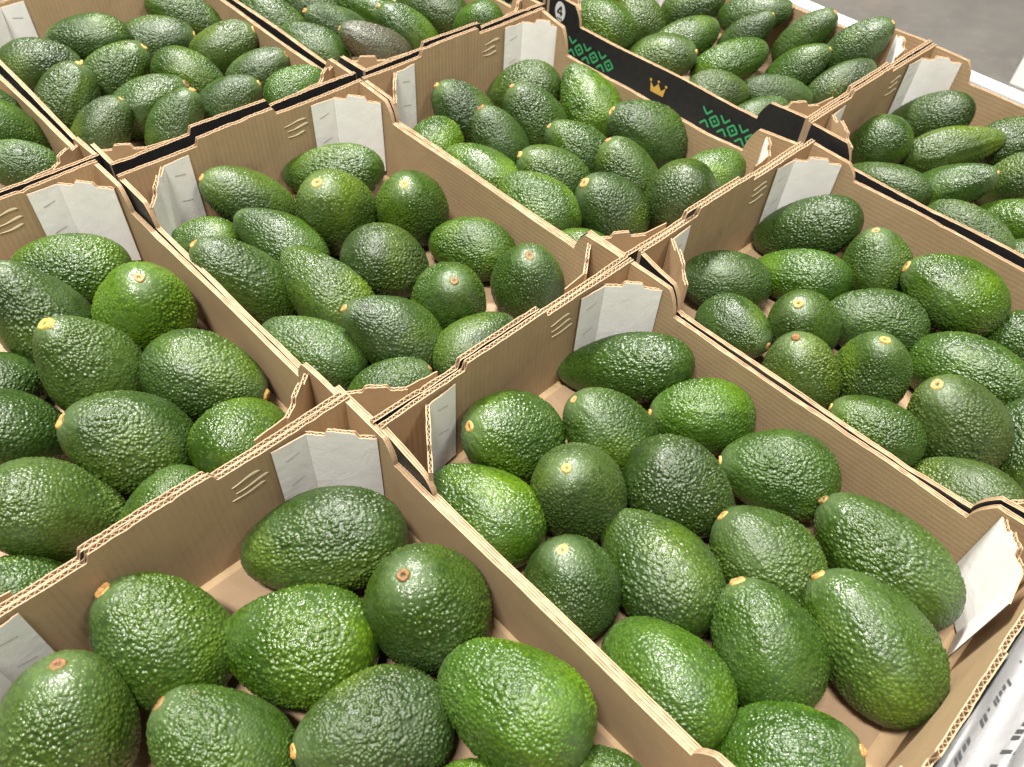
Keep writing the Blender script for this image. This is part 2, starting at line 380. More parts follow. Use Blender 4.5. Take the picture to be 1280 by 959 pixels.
        if sgn < 0:
            # green woven border and gold crown printed on the outside, oval size mark on the far post
            def stroke(x0, z0, x1, z1, wd=0.0027):
                dx, dz = x1 - x0, z1 - z0; l = math.hypot(dx, dz); ox, oz = -dz / l * wd / 2, dx / l * wd / 2
                gp.quad((x0 + ox, yo(x0), z0 + oz), (x1 + ox, yo(x1), z1 + oz), (x1 - ox, yo(x1), z1 - oz), (x0 - ox, yo(x0), z0 - oz))
            for xa, cnt in ((-0.156, 3), (0.078, 3)):
                gp = MB()
                for q in range(cnt):
                    cx_ = xa + q * 0.0275; cz = 0.0535; dd = 0.0078
                    for (a, b_) in (((-dd, 0), (0, dd)), ((0, dd), (dd, 0)), ((dd, 0), (0, -dd)), ((0, -dd), (-dd, 0))):
                        stroke(cx_ + 0.0137 + a[0], cz + a[1], cx_ + 0.0137 + b_[0], cz + b_[1])
                    gp.quad(*[(cx_ + 0.0137 + a, yo(cx_), cz + b_) for a, b_ in ((-.0025, 0), (0, -.0025), (.0025, 0), (0, .0025))])
                    for s2 in (-1, 1):
                        stroke(cx_ - 0.0068, cz + s2 * 0.0118, cx_ + 0.0004, cz + s2 * 0.0040); stroke(cx_ + 0.0072, cz + s2 * 0.0118, cx_ + 0.0004, cz + s2 * 0.0040)
                gp.build('printed_border', [M_green], w)
            gc = MB(); pts = [(-.0105, .0495), (.0105, .0495), (.0125, .0625), (.0060, .0560), (0, .0640), (-.0060, .0560), (-.0125, .0625)]
            k = len(gc.V); gc.V += [(-.002 + a, yo(-.002 + a), z) for a, z in pts]; gc.F.append(tuple(range(7))); gc.M.append(0)
            for (a, z) in ((.0127, .0645), (0, .0665), (-.0127, .0645)):
                k = len(gc.V); gc.V += [(-.002 + a + .0019 * math.cos(t), yo(a), z + .0019 * math.sin(t)) for t in np.linspace(0, 6.283, 11)[:-1]]; gc.F.append(tuple(range(k, k + 10))); gc.M.append(0)
            gc.build('printed_crown', [M_gold], w)
            if not box.startswith('2'): continue
            lz = 0.076 if box == '21' else 0.092
            go = MB(); go.V += [(-.1835 + .0095 * math.cos(t), yo(-.1835), lz + .0135 * math.sin(t)) for t in np.linspace(0, 6.283, 25)[:-1]]; go.F.append(tuple(range(24))); go.M.append(0)
            ol = go.build('size_label', [M_label], w)
            gi = MB(); yl = yo(-.1835) - 0.0004
            for (a, b_, c_, d_) in ((.002, .0995, .002, .0865), (.002, .0995, -.005, .0905), (-.005, .0905, .005, .0905)):
                dx, dz = c_ - a, d_ - b_; l = math.hypot(dx, dz); ox, oz = -dz / l * .0011, dx / l * .0011
                b_ += lz - .092; d_ += lz - .092; gi.quad((-.1835 + a + ox, yl, b_ + oz), (-.1835 + c_ + ox, yl, d_ + oz), (-.1835 + c_ - ox, yl, d_ - oz), (-.1835 + a - ox, yl, b_ - oz)); yl -= .00008
            for q in range(3): gi.quad((-.1875 + q * .0032, yl, lz - .0105), (-.1855 + q * .0032, yl, lz - .0105), (-.1855 + q * .0032, yl, lz - .008), (-.1875 + q * .0032, yl, lz - .008))
            gi.build('printed_numeral', [M_ink], ol)
    # white faced corner flaps folded across each corner
    for sx in (-1, 1):
        for sy in (-1, 1):
            hw = TW / 2 + (wl if sy < 0 else 0)
            a = np.array([sx * (hl - TK - 0.0012), sy * (hw - 0.074)]); b = np.array([sx * (hl - TK - 0.0035), sy * (hw - 0.0445)]); c = np.array([sx * (hl - 0.0455), sy * (hw - TK - 0.0008)])
            if sx > 0: a[0] -= 0.006; b[0] -= 0.007
            if sy < 0 and sx < 0: c[0] = -hl + 0.058
            l1, l2 = np.linalg.norm(b - a), np.linalg.norm(c - b)
            u = np.arange(0, l1 + l2, LAM / 6); u = np.unique(np.append(u, [l1, l1 + l2]))
            d1, d2 = (b - a) / l1, (c - b) / l2
            P = np.where(u[:, None] < l1, a + d1 * u[:, None], b + d2 * (u[:, None] - l1))
            def nof(d):
                n = np.array([-d[1], d[0]]); s = np.sign(n @ np.array([sx, sy])); return n * s
            blend = sstep(u, l1 - .004, l1 + .004)[:, None]
            nr = nof(d1) * (1 - blend) + nof(d2) * blend; nr /= np.linalg.norm(nr, axis=1)[:, None]
            # slight buckle
            P = P - nr * (0.0014 * np.sin(np.clip((u - l1) / l2, 0, 1) * math.pi) * r.uniform(-.6, 1.2))[:, None]
            P = P - nr * 0.0006
            th = 0.0008 + 0.0026 * sstep(u, l1 - .003, l1 + .004)
            v = (u - l1) / l2
            j0, j1 = 0.27 + r.uniform(-.03, .03), 0.66 + r.uniform(-.03, .03)
            tab = sstep(v, j0, j0 + .07) * (1 - sstep(v, j1, j1 + .07))
            torn = np.convolve(r.normal(0, 1, len(u) + 8), np.ones(9) / 9, 'valid') * 0.0009
            top = 0.1075 - 0.0035 * np.clip(v, 0, 1) + 0.0055 * tab + torn * (0.4 + (r.random() < .35))
            bot = 0.008 + 0.004 * np.abs(v)
            mb = MB(); n = len(u)
            cut = int(np.searchsorted(u, l1))
            # thin glued strip
            def colp(idx, off, z): return np.column_stack([P[idx] + nr[idx] * off, z[idx]])
            ia = np.arange(0, cut + 1); tz = 0.0009
            mb.grid(np.stack([colp(ia, 0, bot), colp(ia, 0, bot * .5 + top * .5), colp(ia, 0, top)], 1), 0)
            mb.grid(np.stack([colp(ia, 0, top), colp(ia, tz, top)], 1), 2)
            mb.grid(np.stack([colp(ia, tz, top), colp(ia, tz, bot)], 1), 1)
            ib = np.arange(cut, n)
            sheet(mb, P[ib], nr[ib], u[ib] - l1, top[ib], bot[ib], 0.0036, r, amp=0.00035)
            fl = mb.build('corner_flap', [M_white, M_plain, M_edge, M_core], T)
            # little pressed slits in the strip, their shade painted as flat grey strips
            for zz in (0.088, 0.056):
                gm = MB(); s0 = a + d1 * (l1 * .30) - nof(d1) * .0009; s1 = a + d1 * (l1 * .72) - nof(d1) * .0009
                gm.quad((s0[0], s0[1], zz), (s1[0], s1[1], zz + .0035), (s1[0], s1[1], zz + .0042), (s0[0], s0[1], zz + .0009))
                gm.build('pressed_slit_shade', [M_slit], fl)
    return T
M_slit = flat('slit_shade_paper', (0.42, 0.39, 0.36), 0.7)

TRAYS = {
 '01': ((0.4368, 0.0004, 0), 0.0188, 'open cardboard tray of large avocados in front, its end wall against grey plastic film'),
 'm1': ((0.4022, -0.3002, 0), 0.0193, 'cardboard tray nearest the camera, left of the tray touching the plastic film'),
 'm0': ((-0.017, -0.3108, 0), 0.0189, 'cardboard tray cut by the left photo edge, directly behind the nearest tray'),
 '00': ((0.0164, -0.008, 0), 0.012, 'open cardboard tray in the centre, longest view of smooth brown inner walls'),
 '10': ((0.0124, 0.2937, 0), 0.0047, 'cardboard tray in front of the black printed wall with gold crown'),
 '11': ((0.4316, 0.3112, 0), 0.0042, 'cardboard tray at the right photo edge, behind the tray touching plastic film'),
 '0m': ((-0.4174, -0.0057, 0.0013), -0.0071, 'cardboard tray at top left with black outer wall behind the centre tray'),
 '1m': ((-0.4122, 0.3046, 0.0013), -0.0053, 'cardboard tray at the top middle, holding the purple tinged avocado'),
 '20': ((-0.0087, 0.6242, 0.0098), 0.0176, 'tray with gold crown and green border on its black outer wall'),
 '21': ((0.4130, 0.6245, 0.0098), 0.008, 'cardboard tray at the upper right photo edge, against the white board'),
 'mm': ((-0.4418, -0.3115, 0), 0.0166, 'cardboard tray barely showing at the upper left photo edge'),
 '2m': ((-0.4339, 0.6225, 0.0098), 0.012, 'tray barely showing at the top edge, green border on black wall'),
}
TOBJ = {}
for i, (k, (loc, rz, lab)) in enumerate(TRAYS.items()): TOBJ[k] = tray(k, loc, rz, lab, 31 + i * 7)

# ------------------------------------------------------------------ avocados
BW, BL = 0.072, 0.097
def avocado_mesh(seed, k, neck, nseg=400, nring=250):
    r = np.random.default_rng(seed)
    th = (np.arange(nring + 1) / nring) * math.pi
    ph = np.arange(nseg) / nseg * 2 * math.pi
    T, Pm = np.meshgrid(th, ph, indexing='ij')
    uz = np.cos(T); rho = np.sin(T) ** 0.98
    prof = rho * (1 - k * uz - neck * sst(uz, -0.1, 0.9) * 0.28)
    prof = prof / prof.max()
    D = np.stack([np.cos(Pm), np.sin(Pm)], -1)
    # low lumps, slight bend and out of round
    wl = sum(r.normal(0, 1) * np.cos(m * Pm + r.uniform(0, 6.28)) * np.cos(q * T + r.uniform(0, 6.28)) for m in (1, 2, 3) for q in (1, 2, 3)) * 0.0095
    x = prof * D[..., 0] * BW / 2 * (1 + wl); y = prof * D[..., 1] * BW / 2 * (1 + wl); z = uz * BL / 2
    bend = r.choice([-1, 1]) * r.uniform(0.001, 0.004); x = x + bend * (uz ** 2 - 0.4)
    P = np.stack([x, y, z], -1)
    z_d = np.exp(-((1 - uz) / 0.022)) * 0.0012; P[..., 2] -= z_d
    # surface pebbles: scattered domes found by nearest feature point
    flat_ = P.reshape(-1, 3).astype(np.float32)
    cell = 0.0026; n_pt = int(0.021 / cell ** 2 * 1.15)
    w_ = np.sin(T).ravel() + 1e-4; idx = r.choice(len(flat_), n_pt, p=w_ * (prof.ravel() + .05) / (w_ * (prof.ravel() + .05)).sum())
    pts = flat_[idx] + r.normal(0, 0.0003, (n_pt, 3)).astype(np.float32)
    kd = KDTree(n_pt)
    for q in range(n_pt): kd.insert(pts[q], q)
    kd.balance()
    near = [kd.find_n(v, 2) for v in flat_]
    ci = np.array([q[0][1] for q in near]); f1 = np.array([q[0][2] for q in near]); f2 = np.array([q[1][2] for q in near])
    hcell = r.uniform(0.45, 1.0, n_pt)[ci]
    edge = np.clip((f2 - f1) / 0.0010, 0, 1); dome = np.clip(1 - (f1 / (cell * 0.72)) ** 2, 0, 1)
    peb = dome * (0.35 + 0.65 * edge) * hcell
    peb = peb.reshape(T.shape)
    fade = np.clip((1 - np.abs(uz) ** 6) * 1.0, 0.25, 1)
    # rings of relief stretched along the axis, typical uneven leathery ground
    ground = sum(r.normal(0, 1) * np.sin(m * Pm + r.uniform(0, 6.28) + 1.2 * np.sin(q * T * 2 + r.uniform(0, 6.28))) for m, q in ((5, 2), (7, 3), (9, 1), (12, 4), (15, 2))) * 0.00011
    rough = 0.75 + 0.42 * np.clip(sum(r.normal(0, 1) * np.cos(m * Pm + r.uniform(0, 6.28)) * np.cos(q * T + r.uniform(0, 6.28)) for m in (0, 1, 2, 3) for q in (1, 2, 3)) * 0.5, -1, 1)
    h = (peb - 0.4) * 0.00165 * fade * rough + ground * np.sin(T)
    nx, ny = D[..., 0] * np.sin(T), D[..., 1] * np.sin(T); nz = np.cos(T) * BW / BL
    nn = np.stack([nx, ny, nz], -1); nn /= np.linalg.norm(nn, axis=-1, keepdims=True)
    P = P + nn * h[..., None]
    V = P.reshape(-1, 3); 
    i, j = np.meshgrid(np.arange(nring), np.arange(nseg), indexing='ij'); j2 = (j + 1) % nseg
    F = np.stack([i * nseg + j, (i + 1) * nseg + j, (i + 1) * nseg + j2, i * nseg + j2], -1).reshape(-1, 4)
    me = bpy.data.meshes.new('avocado')
    me.vertices.add(len(V)); me.vertices.foreach_set('co', V.astype(np.float32).ravel())
    me.loops.add(F.size); me.loops.foreach_set('vertex_index', F.astype(np.int32).ravel())
    me.polygons.add(len(F)); me.polygons.foreach_set('loop_start', np.arange(0, F.size, 4, dtype=np.int32)); me.polygons.foreach_set('loop_total', np.full(len(F), 4, dtype=np.int32))
    me.polygons.foreach_set('use_smooth', np.ones(len(F), dtype=bool))
    me.update(calc_edges=True); me.validate()
    at = me.attributes.new('peb', 'FLOAT', 'POINT'); at.data.foreach_set('value', peb.astype(np.float32).ravel())
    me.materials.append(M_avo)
    return me, P[0, :, 2].mean(), bend * 0.6
def sst(x, a, b):
    t = np.clip((x - a) / (b - a), 0, 1); return t * t * (3 - 2 * t)
OVAL = [avocado_mesh(100 + i, 0.10 + 0.02 * (i % 4), 0.10 * (i % 3)) for i in range(6)]
PEAR = [avocado_mesh(200 + i, 0.17, 0.36 + 0.12 * i) for i in range(2)]
def stem_mesh(seed):
    r = np.random.default_rng(seed); n = 16; V = []; F = []
    rad = 0.0046 * r.uniform(0.8, 1.15); ir = 1 + 0.14 * r.normal(0, 1, n); ir = (ir + np.roll(ir, 1) + np.roll(ir, -1)) / 3
    rings = [(1.2, -0.0012), (1.12, 0.0002), (1.0, 0.0009), (0.82, 0.0012), (0.5, 0.0008), (0.30, 0.0007), (0.2, -0.0002)]
    for f, z in rings:
        for q in range(n):
            a = q / n * 2 * math.pi; rr = rad * f * ir[q]; V.append((rr * math.cos(a), rr * math.sin(a), z + r.normal(0, 0.00018)))
    for k in range(len(rings) - 1):
        for q in range(n): F.append((k*n + q, k*n + (q+1) % n, (k+1)*n + (q+1) % n, (k+1)*n + q))
    F.append(tuple(range((len(rings)-1)*n, len(rings)*n)))
    me = bpy.data.meshes.new('stem_scar'); me.from_pydata(V, [], F); me.materials.append(M_stem)
    me.polygons.foreach_set('use_smooth', np.ones(len(F), dtype=bool)); return me
STEMS = [stem_mesh(5 + i) for i in range(5)]

COLS = {'d': (0.0295, 0.059, 0.0085), 'm': (0.034, 0.071, 0.0075), 'b': (0.041, 0.089, 0.0055), 'y': (0.043, 0.078, 0.010), 'g': (0.037, 0.065, 0.0105), 'p': (0.060, 0.055, 0.032)}
GLOSS = {'d': 0.32, 'm': 0.29, 'b': 0.25, 'y': 0.30, 'g': 0.36, 'p': 0.34}
WORD = {'d': 'dark green', 'm': 'mid green', 'b': 'bright glossy green', 'y': 'yellowish green', 'g': 'greyish green', 'p': 'purple tinged green'}
TNAME = {'01': 'tray touching the film', 'm1': 'nearest tray', 'm0': 'tray behind the nearest', '00': 'centre tray', '10': 'tray before the crown', '11': 'right edge tray',
         '0m': 'top left tray', '1m': 'top middle tray', '20': 'crown printed tray', '21': 'upper right edge tray', 'mm': 'left corner tray'}
# tray, position in the tray (mm), direction of the stalk end, width, length (mm), taper, tone, stalk end in view
AVO = [
('01',-156.1,96.4,39.1,-0.775,-0.524,-0.353,65.7,130.8,0.3,'m',0),
('01',-166.4,-44.8,46.3,-0.332,-0.76,0.558,78.5,95.8,0.14,'m',1),
('01',-113.6,24.5,43.9,-0.608,-0.431,0.666,72.1,93.7,0.14,'m',1),
('01',-69.2,105.2,38.7,-0.702,-0.712,0.031,68.5,95.2,0.14,'b',1),
('01',14.7,102.3,40.5,-0.825,-0.56,0.074,74.6,102.1,0.14,'m',1),
('01',-128.5,-110.7,38.9,-0.983,-0.179,0.032,73.2,106.6,0.14,'b',0),
('01',-87,-44.6,48.5,-0.136,-0.319,0.938,77.7,94.8,0.14,'g',1),
('01',-31.5,23.8,43.2,0.813,0.342,-0.472,77.8,101.2,0.14,'d',0),
('01',121.1,92.3,43.9,-0.962,-0.06,0.268,77.6,128.5,0.14,'m',1),
('01',55.1,22.7,41.8,-0.894,-0.16,0.419,76,98.9,0.14,'y',1),
('01',-33.5,-111.2,46.3,-0.238,0.006,0.971,72.7,88.7,0.14,'d',1),
('01',1.5,-46.8,40.6,-0.985,0.171,-0.01,78.2,116.1,0.3,'d',0),
('01',95.8,-41.1,48.4,-0.824,0.234,0.516,75.3,100.4,0.14,'m',1),
('01',148.2,18.8,48.3,-0.931,0.103,0.349,80.7,119.3,0.14,'m',1),
('01',61,-110.7,40.3,-0.982,0.091,-0.164,75.2,105.7,0.14,'b',0),
('01',150.9,-95.1,44.5,0.586,0.547,0.597,70.6,99.2,0.14,'b',1),
('m1',-150.4,76.4,43.1,-0.587,-0.793,-0.161,79.9,128.5,0.14,'d',0),
('m1',-159.7,-52,49.5,-0.66,-0.243,0.711,81.5,109,0.14,'m',1),
('m1',-94.5,16.2,43,-0.767,-0.639,-0.058,81.7,111.9,0.14,'b',0),
('m1',-52.8,97.6,56,-0.061,-0.218,0.974,87.2,106.3,0.14,'m',1),
('m1',-142.4,-125.3,54.8,-0.314,0.304,0.899,81.6,106.1,0.14,'y',1),
('m1',-67.5,-61.5,46.3,-0.747,-0.279,0.603,73.8,105,0.14,'m',1),
('m1',-10,17.5,44.2,-0.409,-0.86,0.305,77.4,107.8,0.14,'g',1),
('m1',43.3,93.2,61.5,-0.962,-0.229,-0.147,77.6,112.7,0.14,'b',0),
('m1',115.5,97.9,32.9,-0.809,-0.463,-0.362,58.9,80.5,0.14,'m',0),
('m1',68,33.7,37.5,-0.594,-0.091,-0.799,58.9,76.6,0.14,'m',0),
('m0',-153.8,74,41.9,-0.551,-0.832,0.069,77.5,112,0.14,'m',0),
('m0',-89.4,21.2,58.7,-0.421,-0.176,0.89,78.7,122.6,0.3,'d',1),
('m0',-41.3,96.5,55.8,0.357,0.083,0.93,86.5,112.4,0.14,'b',1),
('m0',-1.8,26.6,59.8,-0.2,-0.228,0.953,80.3,114.1,0.3,'y',1),
('m0',59.4,98.2,42.9,0.793,0.578,-0.192,78.2,112.3,0.14,'d',1),
('m0',143,86.3,41.9,-0.325,0.809,-0.491,73.8,95.9,0.14,'b',0),
('m0',89.3,15.7,50.6,-0.434,-0.59,0.681,80.6,112.8,0.14,'d',1),
('m0',109.3,-59.6,47.7,0.366,0.662,-0.654,76.2,113.4,0.14,'y',0),
('m0',158.7,3.3,36.5,-0.085,-0.914,-0.396,61.3,83.3,0.14,'m',0),
('m0',151.8,-107.8,36.1,0.226,0.785,-0.577,58,84.5,0.14,'m',0),
('m0',15.1,-52.1,45.7,0.297,0.664,-0.687,72.4,102.6,0.14,'d',0),
('m0',-52.6,-39.1,38.4,-0.255,0.823,-0.508,65.5,85.1,0.14,'d',0),
('00',-169.3,-37.4,50.1,-0.444,-0.647,0.62,65.2,109.6,0.14,'d',1),
('00',-161.7,68.1,43.8,-0.673,-0.73,-0.119,63.4,117.9,0.14,'m',0),
('00',-87.8,21.1,53.5,0.031,-0.364,0.931,81.8,106.4,0.14,'y',1),
('00',-44.2,90.6,50.8,0.18,-0.389,0.904,76.2,99.1,0.14,'m',1),
('00',-149.6,-106.2,38.7,-0.592,-0.804,-0.059,52.5,79.5,0.14,'m',0),
('00',-88.2,-50.1,48.7,-0.85,-0.38,0.365,62,107.6,0.3,'m',0),
('00',5,16.6,43.6,0.388,0.697,-0.604,75.2,97.7,0.14,'d',0),
('00',36.9,107.3,35.4,-0.877,-0.479,-0.02,64.4,97.6,0.14,'b',0),
('00',124.8,105.4,49.3,0.177,-0.22,0.959,72.2,93.8,0.14,'m',1),
('00',-57.7,-110,50.2,-0.523,-0.445,0.727,67,122.1,0.14,'m',1),
('00',5.6,-58.2,48.2,-0.894,-0.152,0.422,68.5,120.2,0.3,'y',0),
('00',91.7,27.1,46.8,0.338,-0.141,0.931,72.8,94.6,0.14,'m',1),
('00',93.4,-44.9,50.2,-0.615,-0.56,0.554,70,104,0.3,'d',1),
('00',53.2,-110.2,36.5,-0.864,-0.464,0.196,65.3,106.9,0.14,'m',0),
('00',156.4,7.3,42.7,0.043,0.977,0.209,65.2,91.3,0.14,'d',0),
('00',140.3,-85.5,36.6,0.341,0.803,0.489,58.6,86.6,0.14,'m',1),
('10',-154.3,69.1,41.1,-0.731,-0.565,-0.383,73.1,103,0.14,'y',0),
('10',-72.4,107.8,47.4,-0.824,0.133,0.551,75.7,111.6,0.3,'b',0),
('10',-160.5,-31.7,44.3,-0.541,-0.454,0.708,67.8,98.5,0.14,'d',1),
('10',-91.7,26.9,47.3,-0.547,-0.341,0.764,71.6,99.1,0.14,'m',1),
('10',30,102.8,53.1,-0.699,-0.526,0.485,77.9,108,0.14,'d',1),
('10',-133.6,-99.6,38,-0.612,0.79,0.031,67.1,87.3,0.14,'b',0),
('10',-77.4,-44.2,45.7,-0.538,-0.234,0.81,63,100.3,0.14,'d',1),
('10',-51.3,-99,41.1,-0.918,-0.34,0.202,62.6,102.6,0.14,'b',0),
('10',-12.7,26,40.6,-0.658,-0.486,0.576,66.4,95.1,0.14,'m',1),
('10',6.7,-37,41.9,-0.656,-0.584,0.478,66.6,95.1,0.14,'m',1),
('10',66.9,28.2,45.3,-0.622,-0.22,0.751,68.7,99.3,0.14,'y',1),
('10',42.3,-98.3,43.2,-0.962,-0.139,0.236,78,105.4,0.14,'m',0),
('10',97.5,-35.5,46.3,-0.473,-0.558,0.683,74.6,97,0.14,'d',1),
('10',141.2,29.8,56.2,-0.368,-0.022,-0.93,73,94.9,0.14,'d',0),
('10',130.4,107.8,45,0.373,0.85,0.372,59.7,86.4,0.14,'b',0),
('10',122.4,-109.2,38.8,-0.911,-0.403,-0.088,48.6,81.5,0.14,'m',0),
('11',-154.7,94.5,45.1,-0.732,-0.379,-0.566,68.8,120,0.14,'d',0),
('11',-118.3,32.5,34.8,-0.924,-0.245,-0.293,60.7,106.2,0.14,'b',0),
('11',-67.1,96.5,46.5,-0.373,-0.058,0.926,72.7,90.9,0.14,'y',1),
('11',-165.6,-40.7,36.7,-0.742,-0.667,0.072,65.7,97.4,0.14,'d',1),
('11',13,96.5,63,-0.916,-0.317,0.244,78.4,108.3,0.14,'b',1),
('11',-117.7,-87.5,34.7,0.977,-0.042,0.208,60.8,82.6,0.14,'d',1),
('11',-70.4,-42.2,44.9,-0.093,-0.464,0.881,68.3,88.9,0.14,'m',1),
('11',-25.2,26.8,37.7,-0.834,-0.551,-0.026,69,103.9,0.14,'m',1),
('11',-33.7,-100.2,46,-0.382,-0.159,0.91,68.4,88.9,0.14,'y',1),
('11',10.1,-45.5,47.8,-0.056,-0.09,0.994,68.8,89.4,0.14,'y',1),
('11',73.2,30.1,42.8,0.931,0.056,0.362,69.8,118.6,0.14,'m',1),
('11',51,-114.2,51.4,-0.924,-0.332,0.192,61,86.9,0.14,'m',1),
('11',95.7,-51.8,51.9,-0.535,-0.261,0.803,82,106.6,0.14,'g',1),
('11',136.9,-111.7,46.6,-0.945,0.06,-0.323,62.1,93.7,0.14,'y',0),
('11',155.9,-4.9,38.7,0.335,-0.808,-0.484,69.7,96.2,0.14,'d',1),
('11',95.3,116.4,43,0.846,0.075,0.527,62.9,88.8,0.14,'m',1),
('0m',-134.9,-102.6,54.9,0.483,0.875,0.028,68.8,99.5,0.14,'d',1),
('0m',-147.1,-29.4,65.1,-0.526,-0.85,0.023,61.4,104.7,0.14,'d',0),
('0m',-135.1,51.3,40.7,0.531,0.838,0.129,68.7,108.5,0.14,'d',1),
('0m',-156,110.2,55.3,0.682,0.673,-0.286,56.7,108.8,0.14,'m',1),
('0m',-41.2,105.8,52.2,0.402,0.774,0.489,67.1,99.4,0.14,'y',1),
('0m',-79.7,-31.5,44,0.244,0.797,0.553,68.9,106.5,0.14,'m',1),
('0m',-17.6,40.3,43.8,0.74,0.565,-0.365,65,98.4,0.14,'m',1),
('0m',39.3,109.2,50,0.401,0.765,0.504,60.9,92.1,0.14,'d',1),
('0m',-47.2,-105.7,48.2,0.017,0.54,0.842,73.4,97.1,0.14,'d',1),
('0m',8.2,-30,41,0.348,0.847,0.401,68.5,106.9,0.14,'m',1),
('0m',63,48.4,41.5,0.352,0.802,0.483,57,95.5,0.14,'d',1),
('0m',29,-100.3,41.9,0.071,0.707,0.704,59.8,92.5,0.14,'d',1),
('0m',81.4,-31,46.5,0.019,0.605,0.796,60.1,98.9,0.14,'d',1),
('0m',140.1,106.5,73.5,0.105,0.986,0.133,55.2,84.5,0.14,'b',0),
('1m',-101.5,-97.1,44.3,-0.755,-0.39,0.527,60.6,126,0.3,'m',0),
('1m',-2.2,-90.6,36.5,-0.796,-0.49,0.356,58.7,106,0.14,'m',0),
('1m',-23.7,-34.6,39.8,-0.44,-0.722,0.534,58.1,104.4,0.14,'d',1),
('1m',63,-32.1,49.9,-0.478,-0.756,0.447,53.6,107,0.14,'p',1),
('1m',54.3,32.5,44.4,-0.492,-0.55,0.675,60.1,108.4,0.14,'m',1),
('1m',-55.2,42.1,35,-0.813,-0.507,0.286,58.4,106.7,0.14,'b',0),
('1m',19.3,104.4,43.3,-0.839,-0.533,0.109,69.9,113,0.14,'d',0),
('1m',109.4,115,57.5,-0.672,-0.602,-0.431,53.3,75.6,0.14,'b',0),
('1m',-121.4,-22.3,36.7,-0.778,-0.511,0.364,58.3,109,0.14,'m',0),
('20',-159.4,-79.2,59.3,-0.943,-0.169,0.288,71.2,98.4,0.14,'b',0),
('20',-162.5,1.3,44.1,-0.892,0.079,0.444,71.9,93.5,0.14,'y',0),
('20',-130.8,92.6,45.2,0.662,0.416,0.624,66.3,107.7,0.14,'d',1),
('20',-36.2,116.2,66.2,0.859,0.355,0.368,54.4,108.5,0.14,'m',1),
('20',-83,18,37.6,0.456,0.81,0.369,61.2,105.7,0.14,'m',0),
('20',-17.2,71.5,53,0.516,0.385,0.765,48.8,94.8,0.14,'d',1),
('20',50.5,116.9,63.1,0.478,0.335,0.812,52.7,102.9,0.14,'m',1),
('20',128.6,117,80.9,0.523,0.294,0.8,59.4,103.2,0.14,'d',1),
('20',-65.6,-60.3,40.8,0.786,0.433,0.441,67.8,101.5,0.14,'y',1),
('20',1.9,12.4,38.7,0.491,0.783,0.383,61.4,113.6,0.14,'b',0),
('20',77.8,65.8,44.5,0.61,0.359,0.706,54,98.6,0.14,'m',1),
('20',144.9,66.4,50,0.443,0.723,0.53,52.3,100.1,0.14,'d',0),
('20',42.7,-73.9,42.6,0.691,0.723,-0.019,58,85.4,0.14,'g',0),
('20',93.4,-5.1,36.8,0.774,0.633,-0.034,52.2,97.7,0.14,'d',0),
('20',103.6,-59.4,30.6,0.476,0.787,0.393,48.9,80.3,0.14,'m',0),
('21',-157.7,92.3,44.2,-0.737,-0.255,-0.626,63.2,113.8,0.14,'d',0),
('21',-168.8,-13.2,42.1,-0.414,-0.267,-0.87,64.6,84.4,0.14,'m',0),
('21',-99,39.4,51.6,0.671,0.627,0.395,55.8,121.9,0.3,'y',0),
('21',-52,110.4,58.4,0.665,0.614,0.424,60.2,96.2,0.14,'d',0),
('21',-122.1,-73.4,38,-0.978,-0.116,-0.175,53.9,106.1,0.14,'d',0),
('21',-65.3,-26.7,42.7,0.689,0.274,0.671,53.6,107.4,0.14,'m',1),
('21',-19.3,53.4,42.4,-0.611,-0.219,-0.761,58.5,95.4,0.14,'d',0),
('21',-12.5,-86.3,43.1,0.995,-0.042,0.096,54.3,105.2,0.14,'y',1),
('21',16.7,-17.7,34.4,-0.933,-0.053,-0.355,57.7,102.6,0.14,'b',0),
('21',57,-67.3,29.6,-0.949,0.006,-0.315,51.8,85.7,0.14,'m',0),
('mm',30.4,114.6,66,0.261,0.589,-0.764,53.3,97.4,0.14,'m',0),
('mm',79.2,98.7,55,-0.591,-0.754,0.289,53.9,91.6,0.14,'m',0),
('mm',-19.2,120.7,65.4,0.218,0.627,-0.748,49,77,0.14,'d',0),
]
bytray = {}
for a in AVO: bytray.setdefault(a[0], []).append(a)
ORD = ['back', 'second', 'third', 'fourth', 'front']
num = {1: 'second', 2: 'third', 3: 'fourth', 4: 'fifth', 5: 'sixth'}
